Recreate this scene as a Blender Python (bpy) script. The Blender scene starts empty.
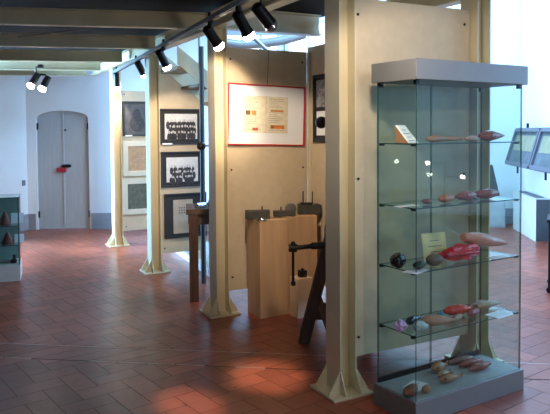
import bpy, bmesh, math, random
from mathutils import Vector, Matrix, Euler
random.seed(7)
SC = bpy.context.scene
COL = SC.collection
PI = math.pi

# ------------------------------------------------------------------ camera
FPX = 640.0
PITCH, ROLL, SHIFT = math.radians(2.2), math.radians(-0.4), -50.4
CAM = Vector((0, 0, 1.6))
ROT = Euler((PI/2 - PITCH, 0, 0)).to_matrix() @ Matrix.Rotation(ROLL, 3, 'Z')
cd = bpy.data.cameras.new('camera')
cam = bpy.data.objects.new('camera', cd)
COL.objects.link(cam)
cam.matrix_world = Matrix.Translation(CAM) @ ROT.to_4x4()
cd.sensor_fit = 'HORIZONTAL'
cd.sensor_width = 36.0
cd.lens = FPX / 550 * 36.0
cd.shift_y = SHIFT / 550
cd.clip_start = 0.05
SC.camera = cam

def ray(px, py):
    return ROT @ Vector(((px - 275) / FPX, -(py - 207 - SHIFT) / FPX, -1))
def at(px, py, Y):                    # a point at distance Y in front of the viewer
    d = ray(px, py); return CAM + d * (Y / d.y)
def on_h(px, py, h):                  # a point at height h
    d = ray(px, py); return CAM + d * ((h - CAM.z) / d.z)
def on_p(px, py, p, n):               # a point on a plane
    d = ray(px, py); return CAM + d * ((p - CAM).dot(n) / d.dot(n))

# the steel grid: V runs along the panels, U along the row of columns
U = Vector((-.463, .886, 0)).normalized(); V = Vector((.886, .463, 0)).normalized()
GA = math.atan2(V.y, V.x)
O = Vector((.40, 3.90, 0)); BAY = 1.94
def G(a, b, h=0): return O + V*a + U*b + Vector((0, 0, h))

# ------------------------------------------------------------------ materials
MATS = {}
def mat(name, col, rough=.6, metal=0, var=.08, scale=8, bump=0, bscale=60, coat=0, spec=.5, stretch=None):
    if name in MATS: return MATS[name]
    m = bpy.data.materials.new(name); m.use_nodes = True
    n = m.node_tree.nodes; l = m.node_tree.links
    b = n['Principled BSDF']
    b.inputs['Roughness'].default_value = rough; b.inputs['Metallic'].default_value = metal
    b.inputs['Specular IOR Level'].default_value = spec
    b.inputs['Coat Weight'].default_value = coat
    tc = n.new('ShaderNodeTexCoord'); mp = n.new('ShaderNodeMapping'); l.new(tc.outputs['Object'], mp.inputs[0])
    if stretch: mp.inputs['Scale'].default_value = stretch
    no = n.new('ShaderNodeTexNoise'); no.inputs['Scale'].default_value = scale; no.inputs['Detail'].default_value = 4
    l.new(mp.outputs[0], no.inputs['Vector'])
    r = n.new('ShaderNodeValToRGB')
    c = Vector(col[:3])
    r.color_ramp.elements[0].position = .3; r.color_ramp.elements[1].position = .7
    r.color_ramp.elements[0].color = (*(c*(1-var)), 1); r.color_ramp.elements[1].color = (*[min(1, x*(1+var)) for x in c], 1)
    l.new(no.outputs['Fac'], r.inputs[0]); l.new(r.outputs[0], b.inputs['Base Color'])
    if bump:
        n2 = n.new('ShaderNodeTexNoise'); n2.inputs['Scale'].default_value = bscale; n2.inputs['Detail'].default_value = 3
        l.new(mp.outputs[0], n2.inputs['Vector'])
        bp = n.new('ShaderNodeBump'); bp.inputs['Strength'].default_value = bump; bp.inputs['Distance'].default_value = .01
        l.new(n2.outputs['Fac'], bp.inputs['Height']); l.new(bp.outputs[0], b.inputs['Normal'])
    MATS[name] = m
    return m
def emit(name, col, s):
    if name in MATS: return MATS[name]
    m = bpy.data.materials.new(name); m.use_nodes = True
    n = m.node_tree.nodes; l = m.node_tree.links; n.clear()
    e = n.new('ShaderNodeEmission'); e.inputs[0].default_value = (*col, 1); e.inputs[1].default_value = s
    o = n.new('ShaderNodeOutputMaterial'); l.new(e.outputs[0], o.inputs[0]); MATS[name] = m
    return m
def glass_mat():
    m = bpy.data.materials.new('clear_glass'); m.use_nodes = True
    n = m.node_tree.nodes; l = m.node_tree.links; n.clear()
    t = n.new('ShaderNodeBsdfTransparent'); t.inputs[0].default_value = (.90, .943, .926, 1)
    g = n.new('ShaderNodeBsdfGlossy'); g.inputs['Roughness'].default_value = .0; g.inputs[0].default_value = (1, 1, 1, 1)
    lw = n.new('ShaderNodeLayerWeight'); lw.inputs[0].default_value = .5
    pw = n.new('ShaderNodeMath'); pw.operation = 'POWER'; pw.inputs[1].default_value = 5; l.new(lw.outputs['Facing'], pw.inputs[0])
    f = n.new('ShaderNodeMath'); f.operation = 'MULTIPLY_ADD'; f.inputs[1].default_value = .94; f.inputs[2].default_value = .026; l.new(pw.outputs[0], f.inputs[0])
    mx = n.new('ShaderNodeMixShader'); o = n.new('ShaderNodeOutputMaterial')
    l.new(f.outputs[0], mx.inputs[0]); l.new(t.outputs[0], mx.inputs[1]); l.new(g.outputs[0], mx.inputs[2]); l.new(mx.outputs[0], o.inputs[0])
    return m
GLASS = glass_mat()
GEDGE = mat('glass_edge', (.012, .075, .07), .15, var=.2)

STEEL = mat('cream_paint', (.60, .52, .345), .45, var=.05, scale=5)
JOIST = mat('grey_beige_paint', (.64, .55, .36), .45, var=.08, scale=4)
BOARD = mat('tan_board', (.555, .45, .31), .8, var=.05, scale=14, bump=.08, bscale=180)
PLY = mat('plywood', (.50, .29, .155), .6, var=.10, scale=5, stretch=(4, 4, .5), bump=.04)
PLYL = mat('pale_plywood', (.54, .34, .19), .6, var=.10, scale=5, stretch=(4, 4, .5))
WALLM = mat('white_plaster', (.80, .815, .83), .9, var=.02, scale=2, bump=.1, bscale=12)
GREYB = mat('grey_skirting_paint', (.30, .30, .33), .7, var=.08, scale=6)
DOORM = mat('grey_door_paint', (.40, .42, .44), .6, var=.06, scale=4, stretch=(6, 6, .6), bump=.06)
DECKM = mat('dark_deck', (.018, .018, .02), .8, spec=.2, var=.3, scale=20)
BLACK = mat('black_metal', (.012, .012, .013), .35, metal=.4, var=.2)
IRON = mat('dark_iron', (.045, .04, .036), .38, metal=.7, var=.3, scale=18, bump=.2)
DWOOD = mat('dark_wood', (.085, .05, .032), .6, var=.3, scale=7, stretch=(6, 6, .7), bump=.2)
GWOOD = mat('greyed_wood', (.17, .12, .085), .65, var=.25, scale=7, stretch=(6, 6, .7), bump=.2)
ALU = mat('grey_aluminium', (.20, .20, .205), .42, metal=.25, var=.03)
WHITE = mat('white_lacquer', (.72, .72, .70), .4, var=.03)
LINER = mat('grey_green_liner', (.34, .375, .38), .7, var=.05)
PAPER = mat('white_paper', (.78, .80, .84), .8, var=.02)
YPAPER = mat('yellowed_paper', (.62, .60, .34), .8, var=.05)
DOC = mat('cream_document', (.66, .60, .46), .8, var=.10, scale=25)
INK = mat('grey_ink', (.16, .15, .16), .8)
RED = mat('red_frame', (.52, .035, .03), .4)
BFRAME = mat('black_frame', (.022, .022, .026), .4)
MATB = mat('charcoal_mount', (.028, .029, .033), .8, spec=.3)
MATC = mat('cream_mount', (.60, .55, .43), .85, var=.04)
PHOTO = mat('grey_photo', (.50, .50, .50), .6, var=.35, scale=40)
PHOTOD = mat('dark_photo', (.035, .033, .035), .6, var=.6, scale=60)
PHOTOL = mat('pale_photo', (.66, .66, .66), .6, var=.1, scale=30)
BRASS = mat('dark_screw', (.03, .025, .02), .4, metal=.6)
CHROME = mat('bright_steel', (.55, .56, .58), .22, metal=.9, var=.05)
GALV = mat('galvanised_steel', (.42, .47, .52), .35, metal=.6, var=.08)

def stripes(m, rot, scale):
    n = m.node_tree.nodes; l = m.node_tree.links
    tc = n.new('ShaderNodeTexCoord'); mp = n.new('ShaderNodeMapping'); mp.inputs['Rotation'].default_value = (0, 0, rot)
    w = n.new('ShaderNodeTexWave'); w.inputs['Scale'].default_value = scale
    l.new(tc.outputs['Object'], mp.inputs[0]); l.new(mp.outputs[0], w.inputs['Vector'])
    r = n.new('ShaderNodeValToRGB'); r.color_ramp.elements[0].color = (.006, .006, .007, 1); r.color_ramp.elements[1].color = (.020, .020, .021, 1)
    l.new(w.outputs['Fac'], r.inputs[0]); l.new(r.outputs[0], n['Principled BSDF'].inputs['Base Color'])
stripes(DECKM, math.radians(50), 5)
# ------------------------------------------------------------------ object helpers
def tag(o, label=None, cat=None, group=None, kind=None):
    if label: o['label'] = label
    if cat: o['category'] = cat
    if group: o['group'] = group
    if kind: o['kind'] = kind
    return o
def thing(name, label, cat, loc=(0, 0, 0), rz=0, group=None):
    o = bpy.data.objects.new(name, None); COL.objects.link(o)
    o.location = loc; o.rotation_euler = (0, 0, rz); o.empty_display_size = .1
    return tag(o, label, cat, group)
def copy_tree(o, parent=None):
    c = o.copy(); COL.objects.link(c); c.parent = parent
    for ch in list(o.children): copy_tree(ch, c)
    return c

class MB:
    def __init__(s): s.bm = bmesh.new()
    def _add(s, vs, fs, mi=0):
        v = [s.bm.verts.new(p) for p in vs]
        for f in fs:
            try: s.bm.faces.new([v[i] for i in f]).material_index = mi
            except ValueError: pass
        return s
    def box(s, c, d, R=None, mi=0):
        c = Vector(c); hx, hy, hz = d[0]/2, d[1]/2, d[2]/2
        vs = [Vector((x*hx, y*hy, z*hz)) for x in (-1, 1) for y in (-1, 1) for z in (-1, 1)]
        if R is not None: vs = [R @ v for v in vs]
        return s._add([c+v for v in vs], [(0,1,3,2),(4,6,7,5),(0,4,5,1),(2,3,7,6),(0,2,6,4),(1,5,7,3)], mi)
    def beam(s, p0, p1, w, h, up=(0, 0, 1), mi=0):      # a bar of section w x h from p0 to p1
        p0, p1 = Vector(p0), Vector(p1); d = (p1-p0).normalized()
        x = d.cross(Vector(up)); x = x.normalized() if x.length > 1e-5 else Vector((1, 0, 0)); y = x.cross(d)
        vs = []
        for p in (p0, p1):
            for a, b in ((-1,-1),(1,-1),(1,1),(-1,1)): vs.append(p + x*(a*w/2) + y*(b*h/2))
        return s._add(vs, [(3,2,1,0),(4,5,6,7),(0,1,5,4),(1,2,6,5),(2,3,7,6),(3,0,4,7)], mi)
    def prism(s, pts, ext, mi=0):                        # polygon pts pushed along ext
        pts = [Vector(p) for p in pts]; n = len(pts); e = Vector(ext)
        fs = [tuple(range(n))[::-1], tuple(range(n, 2*n))] + [(i, (i+1) % n, n+(i+1) % n, n+i) for i in range(n)]
        return s._add(pts + [p+e for p in pts], fs, mi)
    def tube(s, path, rad, n=12, cap=True, mi=0):        # round bar along a path, radius per point
        path = [Vector(p) for p in path]
        if not hasattr(rad, '__len__'): rad = [rad]*len(path)
        rings = []; ref = None
        for i, p in enumerate(path):
            d = (path[min(i+1, len(path)-1)] - path[max(i-1, 0)])
            d = d.normalized() if d.length > 1e-9 else Vector((0, 0, 1))
            if ref is None: ref = d.orthogonal().normalized()
            ref = (ref - d*ref.dot(d)).normalized(); y = d.cross(ref)
            rings.append([s.bm.verts.new(p + (ref*math.cos(2*PI*k/n) + y*math.sin(2*PI*k/n))*max(rad[i], 1e-4)) for k in range(n)])
        for a, b in zip(rings, rings[1:]):
            for k in range(n): s.bm.faces.new((a[k], a[(k+1) % n], b[(k+1) % n], b[k])).material_index = mi
        if cap:
            s.bm.faces.new(rings[0][::-1]).material_index = mi; s.bm.faces.new(rings[-1]).material_index = mi
        return s
    def ball(s, c, r, sub=3, sc=(1, 1, 1), fn=None, R=None):
        c = Vector(c)
        m = bmesh.new(); bmesh.ops.create_icosphere(m, subdivisions=sub, radius=1)
        idx = {}
        for v in m.verts:
            p = Vector((v.co.x*sc[0], v.co.y*sc[1], v.co.z*sc[2]))*r
            if fn: p = fn(v.co.copy(), p)
            if R is not None: p = R @ p
            idx[v.index] = s.bm.verts.new(c+p)
        for f in m.faces: s.bm.faces.new([idx[v.index] for v in f.verts])
        m.free(); return s
    def build(s, name, m, parent=None, smooth=False, bevel=0, kind=None, loc=None):
        bmesh.ops.recalc_face_normals(s.bm, faces=s.bm.faces[:])
        me = bpy.data.meshes.new(name); s.bm.to_mesh(me); s.bm.free()
        for x in (m if isinstance(m, (list, tuple)) else [m]): me.materials.append(x)
        if smooth:
            me.polygons.foreach_set('use_smooth', [True]*len(me.polygons))
            try: me.set_sharp_from_angle(angle=math.radians(40))
            except Exception: pass
        o = bpy.data.objects.new(name, me); COL.objects.link(o)
        if parent is not None: o.parent = parent
        if loc is not None: o.location = loc
        if bevel:
            b = o.modifiers.new('bevel', 'BEVEL'); b.width = bevel; b.segments = 2; b.limit_method = 'ANGLE'
        if kind: o['kind'] = kind
        return o

# ------------------------------------------------------------------ FLOOR: terracotta herringbone
def floor_mat(name, dark):
    m = bpy.data.materials.new(name); m.use_nodes = True
    n = m.node_tree.nodes; l = m.node_tree.links; b = n['Principled BSDF']
    at_ = n.new('ShaderNodeAttribute'); at_.attribute_name = 'tone'
    tc = n.new('ShaderNodeTexCoord'); no = n.new('ShaderNodeTexNoise'); no.inputs['Scale'].default_value = 2.2; no.inputs['Detail'].default_value = 6
    l.new(tc.outputs['Object'], no.inputs['Vector'])
    ad = n.new('ShaderNodeMath'); ad.operation = 'ADD'; l.new(at_.outputs['Fac'], ad.inputs[0]); l.new(no.outputs['Fac'], ad.inputs[1])
    hf = n.new('ShaderNodeMath'); hf.operation = 'MULTIPLY'; hf.inputs[1].default_value = .5; l.new(ad.outputs[0], hf.inputs[0])
    r = n.new('ShaderNodeValToRGB')
    r.color_ramp.elements[0].color = (.235, .056, .030, 1); r.color_ramp.elements[1].color = (.37, .092, .048, 1)
    r.color_ramp.elements[0].position = .25; r.color_ramp.elements[1].position = .75
    l.new(hf.outputs[0], r.inputs[0]); l.new(r.outputs[0], b.inputs['Base Color'])
    n2 = n.new('ShaderNodeTexNoise'); n2.inputs['Scale'].default_value = 14; l.new(tc.outputs['Object'], n2.inputs['Vector'])
    mr = n.new('ShaderNodeMapRange'); mr.inputs['To Min'].default_value = .24; mr.inputs['To Max'].default_value = .40
    l.new(n2.outputs['Fac'], mr.inputs['Value']); l.new(mr.outputs[0], b.inputs['Roughness'])
    bp = n.new('ShaderNodeBump'); bp.inputs['Strength'].default_value = .12; bp.inputs['Distance'].default_value = .01
    l.new(n2.outputs['Fac'], bp.inputs['Height']); l.new(bp.outputs[0], b.inputs['Normal'])
    return m
TILE = floor_mat('terracotta_tile', 0)
GROUT = mat('dark_grout', (.095, .045, .033), .8)
MORTAR = mat('pale_mortar', (.62, .50, .42), .8, var=.2, scale=9)
fa = math.radians(-7.4)
E1 = Vector((math.cos(fa), math.sin(fa), 0)); E2 = Vector((-math.sin(fa), math.cos(fa), 0))
def clip(poly, lo, hi):
    for sgn, lim in ((1, lo), (-1, -hi)):
        out = []
        for i in range(len(poly)):
            p, q = poly[i], poly[(i+1) % len(poly)]
            dp, dq = sgn*p[1]-lim, sgn*q[1]-lim
            if dp >= 0: out.append(p)
            if dp*dq < 0:
                t = dp/(dp-dq); out.append((p[0]+(q[0]-p[0])*t, p[1]+(q[1]-p[1])*t))
        poly = out
        if len(poly) < 3: return []
    return poly
def make_floor():
    bm = bmesh.new(); lay = bm.faces.layers.float.new('tone')
    def face(pts, z, mi, tone=.5):
        f = bm.faces.new([bm.verts.new(Vector((0, 0, z)) + E1*p[0] + E2*p[1]) for p in pts]); f.material_index = mi; f[lay] = tone
    face([(-9, -4), (9.5, -4), (9.5, 13), (-9, 13)], -.004, 1)
    B0, B1 = 4.235, 4.525
    W = .15; g = .0021; c45 = math.sqrt(.5)
    def tile(x0, y0, x1, y1, lo, hi, ox):
        pts = [(x0+g, y0+g), (x1-g, y0+g), (x1-g, y1-g), (x0+g, y1-g)]
        pts = [((x-y)*c45+ox, (x+y)*c45) for x, y in pts]
        cx = sum(p[0] for p in pts)/4; cy = sum(p[1] for p in pts)/4
        if not (-6.2 < cx < 8 and .8 < cy < 12.5): return
        pts = clip(pts, lo, hi)
        if pts: face(pts, 0, 0, random.random())
    for lo, hi, ox in ((.5, B0-.006, .06), (B1+.006, 12.6, 0)):
        for i in range(-75, 110):
            for j in range(-75, 110):
                s = (i-j) % 4
                if s == 0: tile(i*W, j*W, i*W+2*W, j*W+W, lo, hi, ox)
                elif s == 3: tile(i*W, j*W, i*W+W, j*W+2*W, lo, hi, ox)
    x = -6.5; w = .21; sl = B1-B0
    while x < 8:
        face([(x+.004, B0+.006), (x+w-.004, B0+.006), (x+w+sl-.004, B1-.006), (x+sl+.004, B1-.006)], 0, 0, random.random()); x += w
    face([(-6.5, B1-.006), (8, B1-.006), (8, B1+.003), (-6.5, B1+.003)], .0012, 2)
    x = -6.5
    while x < 8:
        if random.random() < .5: face([(x, B0-.005), (x+.2, B0-.005), (x+.2, B0+.003), (x, B0+.003)], .0012, 2)
        x += .21
    me = bpy.data.meshes.new('floor'); bm.to_mesh(me); bm.free()
    for m in (TILE, GROUT, MORTAR): me.materials.append(m)
    o = bpy.data.objects.new('floor', me); COL.objects.link(o); o['kind'] = 'structure'
make_floor()

# ------------------------------------------------------------------ WALLS
C1 = Vector((-4.12, 10.62, 0)); C2 = Vector((4.17, 10.92, 0))
WD = (C2-C1).normalized(); WN = Vector((WD.y, -WD.x, 0))          # WN looks into the room
WA = math.atan2(WD.y, WD.x)
def wp(px, py, off=0): return on_p(px, py, C1 + WN*off, WN)        # a point on the end wall
def wloc(p): d = p - C1; return (d.dot(WD), p.z)
H = 5.2
dl, _ = wloc(wp(36.8, 170)); dr, _ = wloc(wp(89.0, 170)); _, dtop = wloc(wp(63, 110.5)); _, dsp = wloc(wp(37, 118.5))
dc = (dl+dr)/2
WT = .25
arch = []
for k in range(13):
    t = PI - PI*k/12
    arch.append((dc + (dr-dl)/2*math.cos(t), dsp + (dtop-dsp)*math.sin(t)))
LW = (C2-C1).length
outline = [(0, 0), (dl, 0)] + arch + [(dr, 0), (LW, 0), (LW, H), (0, H)]
def wpt(s, z, off=0): return C1 + WD*s + WN*off + Vector((0, 0, z))
MB().prism([wpt(s, z) for s, z in outline], -WN*WT).build('wall_back', WALLM, kind='structure')

# the door in its arch
d1 = tag(bpy.data.objects.new('door_1', None), kind='structure'); COL.objects.link(d1)
d1.location = wpt(dc, 0, -.05); d1.rotation_euler = (0, 0, WA)
hw = (dr-dl)/2
def leaf(sg):
    pts = [(sg*.004, 0, .012), (sg*(hw-.004), 0, .012)]
    arc = [(sg*(hw-.004)*math.cos(t), 0, dsp + (dtop-dsp-.004)*math.sin(t)) for t in [PI/2*k/8 for k in range(9)]]
    arc[-1] = (sg*.004, 0, arc[-1][2])
    return pts + arc
for sg in (-1, 1):
    lf = MB().prism(leaf(sg), (0, .045, 0)).build('door_leaf', DOORM, d1)
    for zz in (.25, 1.72):
        MB().box((sg*(hw-.012), -.012, zz), (.03, .024, .11)).build('hinge', BRASS, lf, bevel=.003)
MB().beam((.004, -.006, .1), (.004, -.006, dtop-.05), .022, .012, up=(0, 1, 0)).build('cover_strip', mat('grey_strip', (.42, .44, .47), .6), d1)
zb = (wp(65, 166)).z; zr = wp(61.5, 170).z
MB().tube([(-.03, -.03, zb), (.13, -.03, zb)], .016).box((.05, -.012, zb), (.12, .02, .05)).build('bolt', BLACK, d1, True)
MB().box((-.03, -.03, zr), (.155, .05, .075)).build('lock_box', mat('red_lock', (.36, .02, .035), .4), d1, bevel=.008)
MB().tube([(.045, -.01, wp(65, 130).z), (.045, -.035, wp(65, 130).z)], .014).build('knob', BRASS, d1, True)

# left wall, ending in an open gap for an assumed window nearer the viewer
LD = Vector((-math.sin(math.radians(15.3)), -math.cos(math.radians(15.3)), 0)); LN = Vector((-LD.y, LD.x, 0))
def lp(s, z, off=0): return C1 + LD*s + LN*off + Vector((0, 0, z))
LEN1 = 1.55
MB().prism([lp(0, 0), lp(LEN1, 0), lp(LEN1, H), lp(0, H)], -LN*.25).build('wall_left', WALLM, kind='structure')
# wall on the right
RD = Vector((-math.sin(math.radians(7.6)), -math.cos(math.radians(7.6)), 0)); RN = Vector((RD.y, -RD.x, 0))
def rp(s, z, off=0): return C2 + RD*s + RN*off + Vector((0, 0, z))
MB().prism([rp(0, 0), rp(2.7, 0), rp(2.7, H), rp(0, H)], -RN*.25).build('wall_right', WALLM, kind='structure')
# skirting boards
def skirt(name, f, segs, h):
    m = MB()
    for s0, s1 in segs: m.prism([f(s0, 0, .001), f(s1, 0, .001), f(s1, h, .001), f(s0, h, .001)], (f(0, 0, .016)-f(0, 0, 0)))
    m.build(name, GREYB, kind='structure')
bh = wp(100, 213).z
skirt('baseboard_back', wpt, [(.0, dl-.03), (dr+.03, LW)], bh)
skirt('baseboard_left', lp, [(.0, LEN1)], bh)
skirt('baseboard_right', rp, [(0, 2.7)], bh)
DIMWALL = mat('brown_plaster', (.20, .15, .11), .9)  # dark brown chosen for the unseen walls to cut fill light
# wall behind the viewer and far walls, out of sight
MB().box((-6.3, 3, H/2), (.2, 10, H)).build('wall_far_left', DIMWALL, kind='structure')
MB().box((0.5, -2.2, H/2), (14, .2, H)).build('wall_front', DIMWALL, kind='structure')

# upper windows, seen over the display boards
def window(n, x0, y0, x1, y1, cols):
    p0, p1 = wp(x0, y1), wp(x1, y0)
    s0, s1, z0, z1 = wloc(p0)[0], wloc(p1)[0], p0.z, p1.z
    w = tag(bpy.data.objects.new('window_%d' % n, None), kind='structure'); COL.objects.link(w)
    w.location = wpt((s0+s1)/2, (z0+z1)/2, .0); w.rotation_euler = (0, 0, WA)
    W_, H_ = s1-s0, z1-z0
    MB().box((0, -.012, 0), (W_, .012, H_)).build('pane', emit('sky_lit_pane', (.72, .86, 1), 2.6), w)
    m = MB()
    for sx in (-1, 1): m.box((sx*W_/2, -.02, 0), (.06, .05, H_+.06))
    for sz in (-1, 1): m.box((0, -.02, sz*H_/2), (W_, .05, .06))
    for k in range(1, cols): m.box((-W_/2+W_*k/cols, -.02, 0), (.05, .04, H_))
    m.build('window_frame', WHITE, w)
window(1, 226, 22, 278, 56, 3)
window(2, 287, 22, 330, 60, 2)
window(3, 400, -60, 452, 15, 2)

# ------------------------------------------------------------------ CEILING: mezzanine deck and joists
DZ = 2.70
deck = [(-6.2, -2), (-6.2, 8), (-4.65, 10.3), (-3.0, 10.55)]
deck += [tuple(G(.07, 7.2)[:2]), tuple(G(.07, BAY+.10)[:2]), tuple(G(1.12, BAY+.10)[:2]), tuple(G(1.12, -5.2)[:2])]
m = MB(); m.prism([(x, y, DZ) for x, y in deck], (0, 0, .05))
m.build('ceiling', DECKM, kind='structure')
JD = Vector((math.sin(math.radians(79)), math.cos(math.radians(79)), 0))
JP = Vector((-JD.y, JD.x, 0))
def ibeam_mb(p0, p1, h, w, tw=.009, tf=.012, channel=0):
    p0, p1 = Vector(p0), Vector(p1); m = MB(); z = Vector((0, 0, 1))
    d = (p1-p0).normalized(); x = d.cross(z)
    m.beam(p0+z*(h/2)+x*channel, p1+z*(h/2)+x*channel, tw, h-2*tf)
    m.beam(p0+z*(tf/2), p1+z*(tf/2), w, tf); m.beam(p0+z*(h-tf/2), p1+z*(h-tf/2), w, tf)
    return m
def to_row(p):                       # how far along JD from p to the row of columns
    n = Vector((U.y, -U.x, 0)); return (O-p).dot(n)/JD.dot(n)
jl = ['nearest', 'second nearest', 'third nearest', 'fourth nearest', 'fifth nearest', 'farthest']
yl = [3.95, 5.3, 6.62, 7.9, 9.0, 9.85]
joist_where = ['grey-beige steel ceiling joist cut off by the top edge of the photo',
  'grey-beige steel joist passing over the front of the low showcase, topmost long one at left',
  'grey-beige steel joist, second long one down at upper left',
  'grey-beige steel joist in the middle of the stack of five at upper left',
  'grey-beige steel joist just in front of the last one above the white wall',
  'grey-beige steel joist lowest in the photo, right above the white wall and grey door']
for k, y in enumerate(yl):
    x0 = -.43*y
    p = Vector((x0, y, 2.5)); L = to_row(p)
    a = p - JD*(1.3 if k < 4 else .15); b = p + JD*(L-.09 + (-.02 if k == 5 else 0))
    mid = (a+b)/2
    o = ibeam_mb(a-mid, b-mid, .138, .075).build('ceiling_beam', JOIST, loc=mid)
    tag(o, joist_where[k], 'beam', 'joists under the mezzanine deck')
def girder(label, a, b, h=.15):
    mid = (a+b)/2
    o = ibeam_mb(a-mid, b-mid, h, .10).build('girder', STEEL, loc=mid); tag(o, label, 'beam', 'girders over the columns')
girder('long cream steel girder running over the row of columns from front to back', G(0, -4.5, 2.505), G(0, 7.15, 2.505))
girder('cream steel girder crossing above the tan board with the red-framed document', G(.06, BAY, 2.505), G(1.04, BAY, 2.505), .19)
girder('cream steel girder running back from the top of the right-hand column', G(1.105, -3.5, 2.505), G(1.105, BAY-.1, 2.505))

# ------------------------------------------------------------------ COLUMNS
def make_column(label):
    t = thing('steel_column', label, 'column', (0, 0, 0), GA, 'cream steel columns')
    m = MB()
    for s in (-1, 1): m.box((s*.055, 0, 1.26), (.010, .16, 2.48))
    m.box((0, 0, 1.26), (.10, .008, 2.48)); m.build('shaft', STEEL, t)
    MB().box((0, 0, .008), (.285, .285, .016)).build('base_plate', STEEL, t, bevel=.003)
    for s in (-1, 1):
        for q in (-1, 1):
            x = s*.055
            MB().prism([(x-.005, q*.08, .016), (x-.005, q*.138, .016), (x-.005, q*.138, .03), (x-.005, q*.082, .15), (x-.005, q*.08, .15)], (.010, 0, 0)).build('gusset', STEEL, t)
            y = q*.075
            MB().prism([(s*.06, y-.005, .016), (s*.138, y-.005, .016), (s*.138, y-.005, .03), (s*.062, y-.005, .15), (s*.06, y-.005, .15)], (0, .010, 0)).build('gusset', STEEL, t)
    return t
col_labels = ['cream steel column nearest the viewer, left of the glass vitrine',
  'cream steel column just left of the red-framed document board',
  'cream steel column between the two stacks of framed pictures',
  'cream steel column farthest back, beside the white wall with the grey door',
  'cream steel column behind the glass vitrine, against the bright right wall']
c0 = make_column(col_labels[0]); c0.location = G(0, 0)
for i, (a, b) in enumerate([(0, BAY), (0, 2*BAY), (.05, 3*BAY), (1.105, 0)]):
    c = copy_tree(c0); c.location = G(a, b); c['label'] = col_labels[i+1]

# ------------------------------------------------------------------ DISPLAY BOARDS
def board(label, a0, a1, b, z0, z1, legs=True, mid=True, along='a'):
    if along == 'a': base, L, rz = G(a0, b), a1-a0, GA
    else: base, L, rz = G(b, a0), a1-a0, GA+PI/2
    t = thing('display_board', label, 'display board', base, rz, 'tan display boards between columns')
    MB().box((L/2, 0, (z0+z1)/2), (L, .03, z1-z0)).build('board', BOARD, t, bevel=.002)
    for x in (.05, L-.05):
        MB().beam((x, .028, 0 if legs and x > .1 else z0+.02), (x, .028, z1-.05), .035, .024).build('support_post', STEEL, t)
    for x in (.05, L-.05):
        for z in ((z0+.12, (z0+z1)/2, z1-.1) if mid else (z0+.06, z1-.05)):
            for s in (-1, 1): MB().tube([(x, s*.013, z), (x, s*.021, z)], .009, 8).build('screw_head', BRASS, t)
    return t
PZ = 2.375
board('large tan board behind the tall glass vitrine', .068, 1.037, 0, .20, PZ+.04, legs=False)
board('tan board with the red-framed document, behind the pedestals', .068, .898, BAY, .19, PZ-.03)
board('tan board with the three dark-framed group pictures', .068, .62, 2*BAY, .20, PZ, mid=False)
board('farthest tan board with a portrait and two cream-mounted pictures', .12, .75, 3*BAY, .20, 2.2, mid=False)
board('tan board set square to the document board, seen edge-on behind the nearest column', .12, BAY-.022, .915, .20, PZ+.01, legs=False, along='b')

def plane_b(b, off=.016): return (G(0, b) - U*off, U)       # face of a board that looks at the viewer
# ------------------------------------------------------------------ FRAMED PICTURES
def frame_on(px0, py0, px1, py1, b, name, label, cat, fm, fw, group, off=.016, rz_=None):
    P, N = plane_b(b, off)
    p0, p1 = on_p(px0, (py0+py1)/2, P, N), on_p(px1, (py0+py1)/2, P, N)
    c = (p0+p1)/2; w = (p1-p0).length
    zt, zb_ = on_p((px0+px1)/2, py0, P, N).z, on_p((px0+px1)/2, py1, P, N).z
    c.z = (zt+zb_)/2; h = zt-zb_
    t = thing(name, label, cat, c, GA, group)
    m = MB(); d = .024
    m.box((-(w-fw)/2, -d/2, 0), (fw, d, h)).box(((w-fw)/2, -d/2, 0), (fw, d, h))
    m.box((0, -d/2, (h-fw)/2), (w-2*fw, d, fw)).box((0, -d/2, -(h-fw)/2), (w-2*fw, d, fw))
    m.build('frame', fm, t, bevel=.002)
    return t, w, h
def figures(t, x0, x1, z0, z1, rows, per, y, seed, head=.5):       # rows of small standing people in a printed group photograph
    rnd = random.Random(seed)
    mb, mh = MB(), MB(); W_, H_ = x1-x0, z1-z0
    def ell(m, cx, cz, rx, rz, yy): 
        n = 10; m._add([(cx+rx*math.cos(2*PI*k/n), yy, cz+rz*math.sin(2*PI*k/n)) for k in range(n)], [tuple(range(n))])
    for r in range(rows):
        zz = z1 - H_*(.30 + .55*r/max(1, rows-1)*.9)
        for i in range(per):
            cx = x0 + W_*(.08 + .84*(i+.5*(r % 2))/(per-.5)) + rnd.uniform(-.012, .012); s = H_*rnd.uniform(.085, .12)
            yy = y - .0004*r
            ell(mb, cx, zz-s*1.4, s*.85, s*1.7, yy-.0002); ell(mh, cx, zz+s*.5+rnd.uniform(-.004, .004), s*.40, s*.55, yy-.0004)
    mb.build('figures', PHOTOD, t); mh.build('print_highlights', PHOTO, t)  # dark bodies and pale faces of the printed people
def flat(w, h, y, d=.003, x=0, z=0): return MB().box((x, y, z), (w, d, h))

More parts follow.
